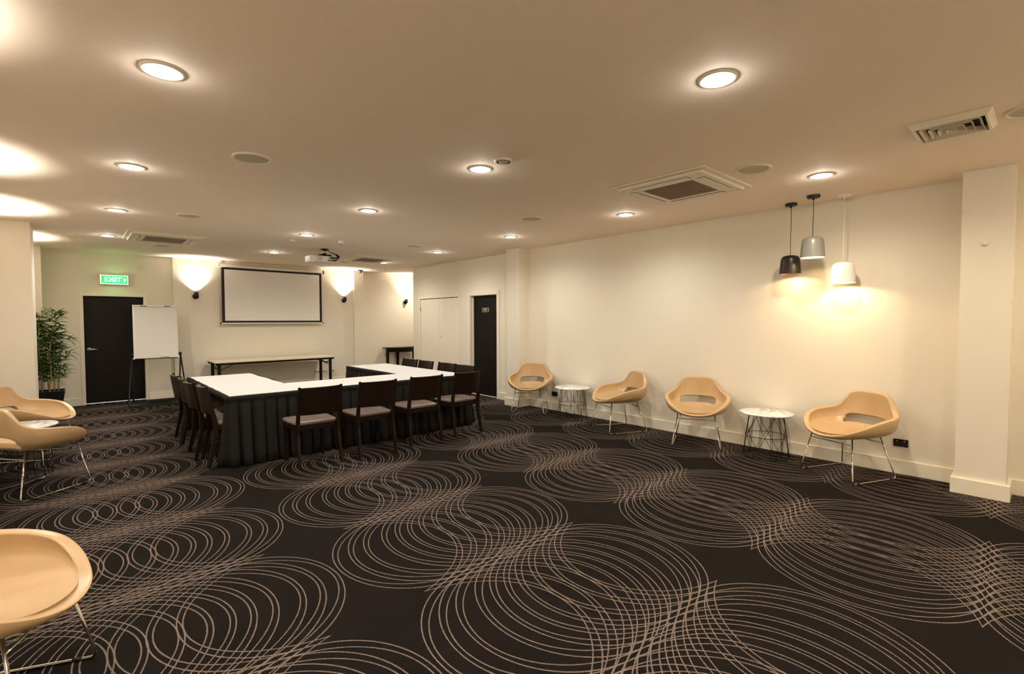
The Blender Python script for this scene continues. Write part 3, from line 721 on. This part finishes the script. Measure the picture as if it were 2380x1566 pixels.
# ------------------------------------------------------------------ tan lounge chairs (local: faces +X)
RIM = [(0.345, 0.0, 0.430), (0.332, 0.10, 0.437), (0.292, 0.19, 0.463), (0.220, 0.28, 0.517), (0.125, 0.338, 0.572), (0.0, 0.358, 0.603), (-0.115, 0.350, 0.617),
       (-0.205, 0.315, 0.634), (-0.258, 0.268, 0.672), (-0.287, 0.228, 0.735), (-0.305, 0.188, 0.792), (-0.318, 0.125, 0.815), (-0.324, 0.06, 0.820), (-0.325, 0.0, 0.821)]
def rim_curve(n):
    full = RIM + [(x, -y, z) for x, y, z in RIM[-2:0:-1]]
    P = [Vector(p) for p in full]; m_ = len(P); out = []
    for i in range(n):
        s = i * m_ / n; k = int(s); u = s - k
        p0, p1, p2, p3 = P[(k - 1) % m_], P[k % m_], P[(k + 1) % m_], P[(k + 2) % m_]
        out.append(0.5 * ((2 * p1) + (p2 - p0) * u + (2 * p0 - 5 * p1 + 4 * p2 - p3) * u * u + (3 * p1 - p0 - 3 * p2 + p3) * u ** 3))
    return out
def shell_pt(Rm, v):
    z0 = 0.418
    C0 = Vector((-0.01, 0, z0)); bk = max(0.0, min(1.0, -Rm.x / 0.3)); C1 = Vector((Rm.x * (0.90 + 0.10 * bk), Rm.y * (0.85 + 0.08 * bk), z0 - 0.003)); C2 = Vector((Rm.x * (1.0 - 0.02 * bk), Rm.y * (1.03 + 0.06 * bk), z0 + (Rm.z - z0) * (0.36 + 0.0 * bk))); C3 = Rm
    return C0 * (1 - v) ** 3 + C1 * 3 * v * (1 - v) ** 2 + C2 * 3 * v * v * (1 - v) + C3 * v ** 3
def lounge_chair(label, group):
    t = thing('lounge_chair', label, 'chair', group=group)
    n = 96; rim = rim_curve(n); back = rim[n // 2]
    def v_at(z):
        lo, hi = 0.3, 1.0
        for _ in range(40):
            m_ = (lo + hi) / 2
            if shell_pt(back, m_).z < z: lo = m_
            else: hi = m_
        return lo
    va, vb = v_at(0.482), v_at(0.566)
    rows = [0.0, va * 0.28, va * 0.52, va * 0.70, va * 0.83, va * 0.93, va, va + (vb - va) * 0.5, vb, vb + 0.03, vb + 0.07, vb + 0.5 * (1 - vb), vb + 0.75 * (1 - vb), vb + 0.92 * (1 - vb), 1.0]
    vs = [tuple(shell_pt(rim[0], 0))]; fs = []
    for v in rows[1:]:
        for p in rim: vs.append(tuple(shell_pt(p, v)))
    for i in range(n): fs.append((0, 1 + i, 1 + (i + 1) % n))
    for r_ in range(len(rows) - 2):
        for i in range(n):
            j = (i + 1) % n
            if r_ + 1 in (6, 7):
                ya = abs(vs[1 + (r_ + 1) * n + i][1]); yb = abs(vs[1 + (r_ + 1) * n + j][1])
                if rim[i].x < -0.15 and max(ya, yb) < 0.222: continue
            fs.append((1 + r_ * n + i, 1 + (r_ + 1) * n + i, 1 + (r_ + 1) * n + j, 1 + r_ * n + j))
    o = mb().add(vs, fs, True).build('shell', TAN, t)
    sd = o.modifiers.new('thick', 'SOLIDIFY'); sd.thickness = 0.050; sd.offset = 0.0; sd.use_even_offset = False
    ss = o.modifiers.new('sub', 'SUBSURF'); ss.levels = 2; ss.render_levels = 2
    # seams
    pts = []
    for i in range(n):
        p = rim[i]; a = shell_pt(p, 0.965); a2 = shell_pt(p, 0.91); tn = (rim[(i + 1) % n] - rim[i - 1]).normalized(); d = (a - a2).normalized(); nn = tn.cross(d)
        if nn.dot(Vector((-p.x, -p.y, 0.6))) < 0: nn = -nn
        pts.append(a + nn * 0.0226)
    mb().tube(pts, 0.0013, 5, True).build('piping', TANSEAM, t)
    # sled base
    def corner(a, b, c, r_, k=5):
        a, b, c = Vector(a), Vector(b), Vector(c); u = (a - b).normalized() * r_; w_ = (c - b).normalized() * r_
        return [b + u * (1 - s) ** 2 + w_ * s ** 2 for s in [i / k for i in range(k + 1)]]
    for s in (-1, 1):
        A, B, C, D = (0.215, s * 0.205, 0.435), (0.295, s * 0.275, 0.0075), (-0.295, s * 0.272, 0.0075), (-0.185, s * 0.185, 0.42)
        pts = [Vector(A)] + corner(A, B, C, 0.035) + corner(B, C, D, 0.035) + [Vector(D)]
        rail = mb().tube(pts, 0.0068, 10).build('sled_leg', CHROME, t)
        for xx in (0.22, -0.22): mb().tube([(xx - 0.018, s * 0.274, 0.0075), (xx + 0.018, s * 0.274, 0.0075)], 0.0085, 8).build('floor_glide', BLKPLA, rail)
    f = 0.22
    mb().tube([(0.215 + 0.08 * f, -0.205 - 0.07 * f, 0.455 - 0.4475 * f), (0.215 + 0.08 * f, 0.205 + 0.07 * f, 0.455 - 0.4475 * f)], 0.0058, 8).build('crossbar', CHROME, t)
    mb().tube([(-0.185 - 0.11 * f, -0.185 - 0.087 * f, 0.44 - 0.4325 * f), (-0.185 - 0.11 * f, 0.185 + 0.087 * f, 0.44 - 0.4325 * f)], 0.0058, 8).build('crossbar', CHROME, t)
    return t
lc0 = lounge_chair('', 'tan leather lounge chairs on chrome sled bases')
for i, (x, y, a, lb) in enumerate((
        (5.715, 5.90, -143.7, 'tan lounge chair farthest along the right wall, beside the column'),
        (5.735, 4.112, 155.3, 'tan lounge chair turned left, right of the far marble table'),
        (5.742, 2.942, -155.1, 'tan lounge chair left of the near marble table, facing the room'),
        (5.742, 1.352, 156.8, 'tan lounge chair right of the near marble table, nearest the right column'),
        (-0.339, 2.783, -23.6, 'tan lounge chair in the bottom left corner, cut by the frame'),
        (-0.313, 6.25, 37.8, 'tan lounge chair on the left seen from behind'),
        (-0.384, 7.84, -24.0, 'tan lounge chair on the left facing us, behind the marble table'))):
    c = lc0 if i == 0 else copy_tree(lc0)
    c.location = (x, y, 0); c.rotation_euler = (0, 0, R(a)); c['label'] = lb

# ------------------------------------------------------------------ marble side tables
def side_table(label, group):
    t = thing('side_table', label, 'table', group=group)
    mb().lathe([(0, 0.482), (0.27, 0.482), (0.278, 0.488), (0.278, 0.496), (0.272, 0.50), (0, 0.50)], 56, cap=False).build('marble_top', MARBLE, t)
    def rad(z): return 0.172 + (0.482 - z) / 0.482 * 0.063 + 0.010 * math.sin(PI * (0.482 - z) / 0.482)
    for z in (0.479, 0.235, 0.004):
        r_ = rad(z); mb().tube([(r_ * math.cos(a), r_ * math.sin(a), z) for a in [2 * PI * k / 40 for k in range(40)]], 0.0032, 6, True).build('wire_ring', BLKMET, t)
    for k in range(12):
        a = 2 * PI * k / 12
        mb().tube([(rad(z) * math.cos(a), rad(z) * math.sin(a), z) for z in (0.479, 0.36, 0.235, 0.12, 0.004)], 0.0026, 5).build('wire_leg', BLKMET, t)
    for k in range(6):
        for s in (-1, 1):
            pts = []
            for j in range(7):
                z = 0.479 - 0.475 * j / 6; a = 2 * PI * (k + 0.25) / 6 + s * (j / 6 * 1.15 - 0.575); pts.append((rad(z) * math.cos(a), rad(z) * math.sin(a), z))
            mb().tube(pts, 0.0026, 5).build('diagonal_wire', BLKMET, t)
    return t
st0 = side_table('', 'round marble side tables on black wire bases')
for i, (x, y, a, lb) in enumerate(((5.835, 5.06, 0.3, 'round marble side table on wire base between the two far lounge chairs'),
                                  (5.85, 2.165, 1.1, 'round marble side table on wire base between the two near lounge chairs'),
                                  (-0.425, 6.97, 2.0, 'round marble side table between the lounge chairs on the left'))):
    c = st0 if i == 0 else copy_tree(st0)
    c.location = (x, y, 0); c.rotation_euler = (0, 0, a); c['label'] = lb

# ------------------------------------------------------------------ folding table at the back wall
t = thing('folding_table', 'long narrow folding table with pale top below the screen', 'table', (3.26, 11.46, 0), 0.02)
mb().box(-1.215, 1.215, -0.375, 0.375, 0.712, 0.74).build('tabletop', BEECH, t, 0.003)
mb().box(-1.2, 1.2, -0.33, -0.30, 0.672, 0.712).box(-1.2, 1.2, 0.30, 0.33, 0.672, 0.712).build('rail', BLKMET, t)
for s in (-1, 1):
    for yy in (-0.28, 0.28):
        mb().box(s * 1.13 - 0.03, s * 1.13 + 0.03, yy - 0.016, yy + 0.016, 0.0, 0.712).build('leg', BLKMET, t, 0.004)
    pts = [(s * 1.13, -0.28 + 0.56 * k / 8, 0.585 + 0.06 * (abs(k - 4) / 4) ** 2) for k in range(9)]
    mb().tube(pts, 0.014, 8).build('cross_brace', BLKMET, t)
    mb().tube([(s * 1.13, -0.25, 0.55), (s * 0.80, -0.25, 0.70)], 0.008, 6).build('folding_stay', BLKMET, t)

# ------------------------------------------------------------------ small dark table in the alcove
t = thing('console_table', 'small dark bow-fronted table in the alcove corner', 'table', (6.66, 12.02, 0))
arc = [(-0.47, 0.13)] + [(-0.47 + 0.94 * k / 14, -0.10 - 0.20 * math.sin(PI * k / 14)) for k in range(15)] + [(0.47, 0.13)]
mb().prism(arc, 0.808, 0.83).build('tabletop', WOOD, t, 0.003)
ap = mb(); ins = [(x * 0.93, y * 0.85 + 0.02) for x, y in arc[1:-1]]
for k in range(len(ins) - 1):
    (xa, ya), (xb, yb) = ins[k], ins[k + 1]; ap.prism([(xa, ya), (xb, yb), (xb, yb + 0.02), (xa, ya + 0.02)], 0.705, 0.808)
ap.build('apron', WOOD, t)
for x, y in ((-0.425, -0.09), (0.36, -0.11), (-0.02, 0.10)):
    mb().taper((x, y, 0), (x, y, 0.808), 0.024, 0.022, 0.036, 0.032).build('leg', WOOD, t, 0.003)
mb().lathe([(0.008, 0), (0.010, 0.01), (0, 0.014)], 10, (0.27, -0.215, 0.765), 'y').build('knob', BRUSHED, t)

# ------------------------------------------------------------------ flip chart whiteboard
t = thing('flip_chart', 'whiteboard flip chart on black frame before the exit door', 'whiteboard', (1.145, 11.33, 0), R(-3))
wb = mb(); tilt = R(7); bw = 0.335; z0, z1 = 0.86, 1.845
def BP(x, y, z): return (x, 0.02 + y * math.cos(tilt) + (z - z0) * math.sin(tilt), z0 + (z - z0) * math.cos(tilt) - y * math.sin(tilt))
def bbox(b, xa, xb, ya, yb, za, zb):
    vs = [BP(x, y, z) for z in (za, zb) for x, y in ((xa, ya), (xb, ya), (xb, yb), (xa, yb))]
    return b.add(vs, [(3, 2, 1, 0), (4, 5, 6, 7), (0, 1, 5, 4), (1, 2, 6, 5), (2, 3, 7, 6), (3, 0, 4, 7)])
bbox(mb(), -bw, bw, -0.012, 0.006, z0, z1).build('board', BOARD, t)
f = mb(); bbox(f, -bw - 0.008, -bw + 0.006, -0.016, 0.01, z0, z1); bbox(f, bw - 0.006, bw + 0.008, -0.016, 0.01, z0, z1)
f.build('side_frame', BRUSHED, t)
bbox(mb(), -bw - 0.012, bw + 0.012, -0.030, 0.012, z1 - 0.012, z1 + 0.02).build('clamp_bar', WHTPLA, t, 0.006)
for x in (-0.18, 0.19): bbox(mb(), x - 0.05, x + 0.05, -0.034, -0.028, z1 - 0.006, z1 + 0.006).build('clamp_grip', BLKPLA, t)
bbox(mb(), -bw, bw, -0.055, 0.0, z0 - 0.016, z0 - 0.004).build('pen_tray', BLKMET, t, 0.003)
for x in (-bw, bw): bbox(mb(), x - 0.02, x + 0.02, -0.02, 0.012, z0 - 0.02, z0 + 0.016).build('corner_cap', WHTPLA, t, 0.004)
HZ = 0.93
for s in (-1, 1):
    x = s * (bw + 0.035)
    mb().lathe([(0.0, -0.028), (0.024, -0.026), (0.030, -0.01), (0.030, 0.018), (0.018, 0.024), (0, 0.024)], 18, (x, 0.03, HZ), 'x').build('pivot_knob', BLKPLA, t)
def base_loop(yf, x2, m):
    pts = [(-bw - 0.04, 0.03, HZ - 0.01), (-x2, yf * 0.95, 0.06), (-x2 + 0.015, yf, 0.02), (-x2 + 0.06, yf, 0.012), (x2 - 0.06, yf, 0.012), (x2 - 0.015, yf, 0.02), (x2, yf * 0.95, 0.06), (bw + 0.04, 0.03, HZ - 0.01)]
    return mb().tube(pts, 0.0135, 8).build('leg_frame', m, t)
base_loop(-0.30, 0.44, BLKMET); base_loop(0.30, 0.36, BLKMET)
# eraser resting on the tray
e = thing('board_eraser', 'pale board eraser lying on the flip chart tray', 'eraser', (1.27, 11.285, 0.875), R(-3))
mb().box(-0.07, 0.07, -0.018, 0.018, -0.006, 0.012).build('felt', GREYMESH, e)
mb().box(-0.072, 0.072, -0.019, 0.019, 0.012, 0.036).build('grip', WHTPLA, e, 0.006)

# ------------------------------------------------------------------ potted bamboo
t = thing('potted_bamboo', 'tall leafy bamboo plant in a tapered black pot', 'plant', (-0.345, 11.20, 0))
pm = mb(); a0, a1 = 0.145, 0.205
pm.add([(sx * a0, sy * a0, 0) for sx, sy in ((-1, -1), (1, -1), (1, 1), (-1, 1))] + [(sx * a1, sy * a1, 0.40) for sx, sy in ((-1, -1), (1, -1), (1, 1), (-1, 1))] +
       [(sx * (a1 - 0.018), sy * (a1 - 0.018), 0.40) for sx, sy in ((-1, -1), (1, -1), (1, 1), (-1, 1))] + [(sx * (a1 - 0.025), sy * (a1 - 0.025), 0.35) for sx, sy in ((-1, -1), (1, -1), (1, 1), (-1, 1))],
       [(3, 2, 1, 0)] + [(i, (i + 1) % 4, 4 + (i + 1) % 4, 4 + i) for i in range(4)] + [(4 + i, 4 + (i + 1) % 4, 8 + (i + 1) % 4, 8 + i) for i in range(4)] + [(8 + i, 8 + (i + 1) % 4, 12 + (i + 1) % 4, 12 + i) for i in range(4)])
pm.build('pot', BLKPLA, t, 0.006)
mb().box(-a1 + 0.024, a1 - 0.024, -a1 + 0.024, a1 - 0.024, 0.34, 0.375).build('soil', SOIL, t)
rng = random.Random(21)
def leaf_mesh(m, L_, W_, droop, nm):
    vs = []; K = 6
    for i in range(K + 1):
        s = i / K; w_ = W_ * math.sin(PI * min(1, 0.12 + 0.88 * s)) ** 0.8 * (1 - 0.25 * s); z = L_ * (0.22 * s - droop * s * s)
        vs += [(L_ * s, -w_, z + 0.15 * w_), (L_ * s, 0, z - 0.1 * w_), (L_ * s, w_, z + 0.15 * w_)]
    fs = []
    for i in range(K):
        a = i * 3; fs += [(a, a + 3, a + 4, a + 1), (a + 1, a + 4, a + 5, a + 2)]
    me = bpy.data.meshes.new(nm); me.from_pydata(vs, [], fs); me.polygons.foreach_set('use_smooth', [True] * len(fs)); me.materials.append(m); return me
LM = [leaf_mesh(LEAFM, 0.17, 0.015, 0.35, 'leaf'), leaf_mesh(LEAFM, 0.19, 0.016, 0.55, 'leaf'), leaf_mesh(LEAFL, 0.15, 0.016, 0.25, 'leaf'), leaf_mesh(LEAFM, 0.14, 0.014, 0.15, 'leaf')]
canes = [(-0.08, -0.05, 1.72, -0.02, 0.0), (0.06, -0.03, 1.70, 0.05, 0.0), (0.0, 0.06, 1.55, -0.04, 0.04), (0.12, 0.05, 1.30, 0.05, 0.02), (-0.12, 0.06, 1.66, -0.05, 0.02), (0.02, -0.10, 1.35, 0.03, -0.05)]
nleaf = 0; extra = mb()
for ci, (cx, cy, ht, lx, ly) in enumerate(canes):
    pts = [(cx + lx * s + 0.008 * math.sin(9 * s + ci), cy + ly * s, 0.37 + (ht - 0.37) * s) for s in [k / 8 for k in range(9)]]
    mb().tube(pts, [0.012 - 0.0085 * k / 8 for k in range(9)], 7).build('cane', CANE, t)
    nw = int((ht - 0.60) / 0.078)
    for wv in range(nw + 1):
        s = (0.24 if ci % 2 else 0.16) + (1.0 - 0.2) * wv / nw; s = min(s, 1.0)
        px, py, pz = cx + lx * s, cy + ly * s, 0.37 + (ht - 0.37) * s
        a0_ = rng.uniform(0, 2 * PI)
        for br_ in range(3):
            ba = a0_ + br_ * 2.1 * rng.uniform(0.8, 1.2); bl = rng.uniform(0.02, 0.10) * (1.1 - 0.5 * s)
            bx, by, bz = px + bl * math.cos(ba), py + bl * math.sin(ba), pz + bl * 0.5
            extra.tube([(px, py, pz), (bx, by, bz)], 0.0018, 4)
            for lf in range(5):
                la = ba + (lf - 1.5) * 0.75 + rng.uniform(-0.3, 0.3); el = rng.uniform(-0.35, 0.6)
                if nleaf < 300:
                    o = bpy.data.objects.new('leaf', rng.choice(LM)); COL.objects.link(o); o.parent = t
                    o.location = (bx, by, bz); o.rotation_euler = (rng.uniform(-0.4, 0.4), -el, la); sc_ = rng.uniform(0.75, 1.1); o.scale = (sc_,) * 3
                    nleaf += 1
                else:
                    me = rng.choice(LM); M4 = Matrix.Translation((bx, by, bz)) @ Euler((rng.uniform(-0.4, 0.4), -el, la)).to_matrix().to_4x4()
                    extra.add([tuple(M4 @ v.co) for v in me.vertices], [tuple(p.vertices) for p in me.polygons], True)
# one low branch reaching out to the right
for (px, py, pz, la) in ((0.10, -0.05, 1.20, -0.35), (0.10, 0.0, 1.22, 0.1), (0.12, -0.06, 0.98, -0.5)):
    ex, ey, ez = px + 0.16 * math.cos(la), py + 0.16 * math.sin(la), pz + 0.05
    extra.tube([(px, py, pz - 0.02), (ex, ey, ez)], 0.002, 4)
    for k in range(6):
        me = LM[k % 4]; M4 = Matrix.Translation((ex, ey, ez)) @ Euler((0, -rng.uniform(-0.3, 0.7), la + (k - 2.5) * 0.4)).to_matrix().to_4x4()
        extra.add([tuple(M4 @ v.co) for v in me.vertices], [tuple(p.vertices) for p in me.polygons], True)
o = extra.build('foliage', LEAFM, t); o['kind'] = 'stuff'
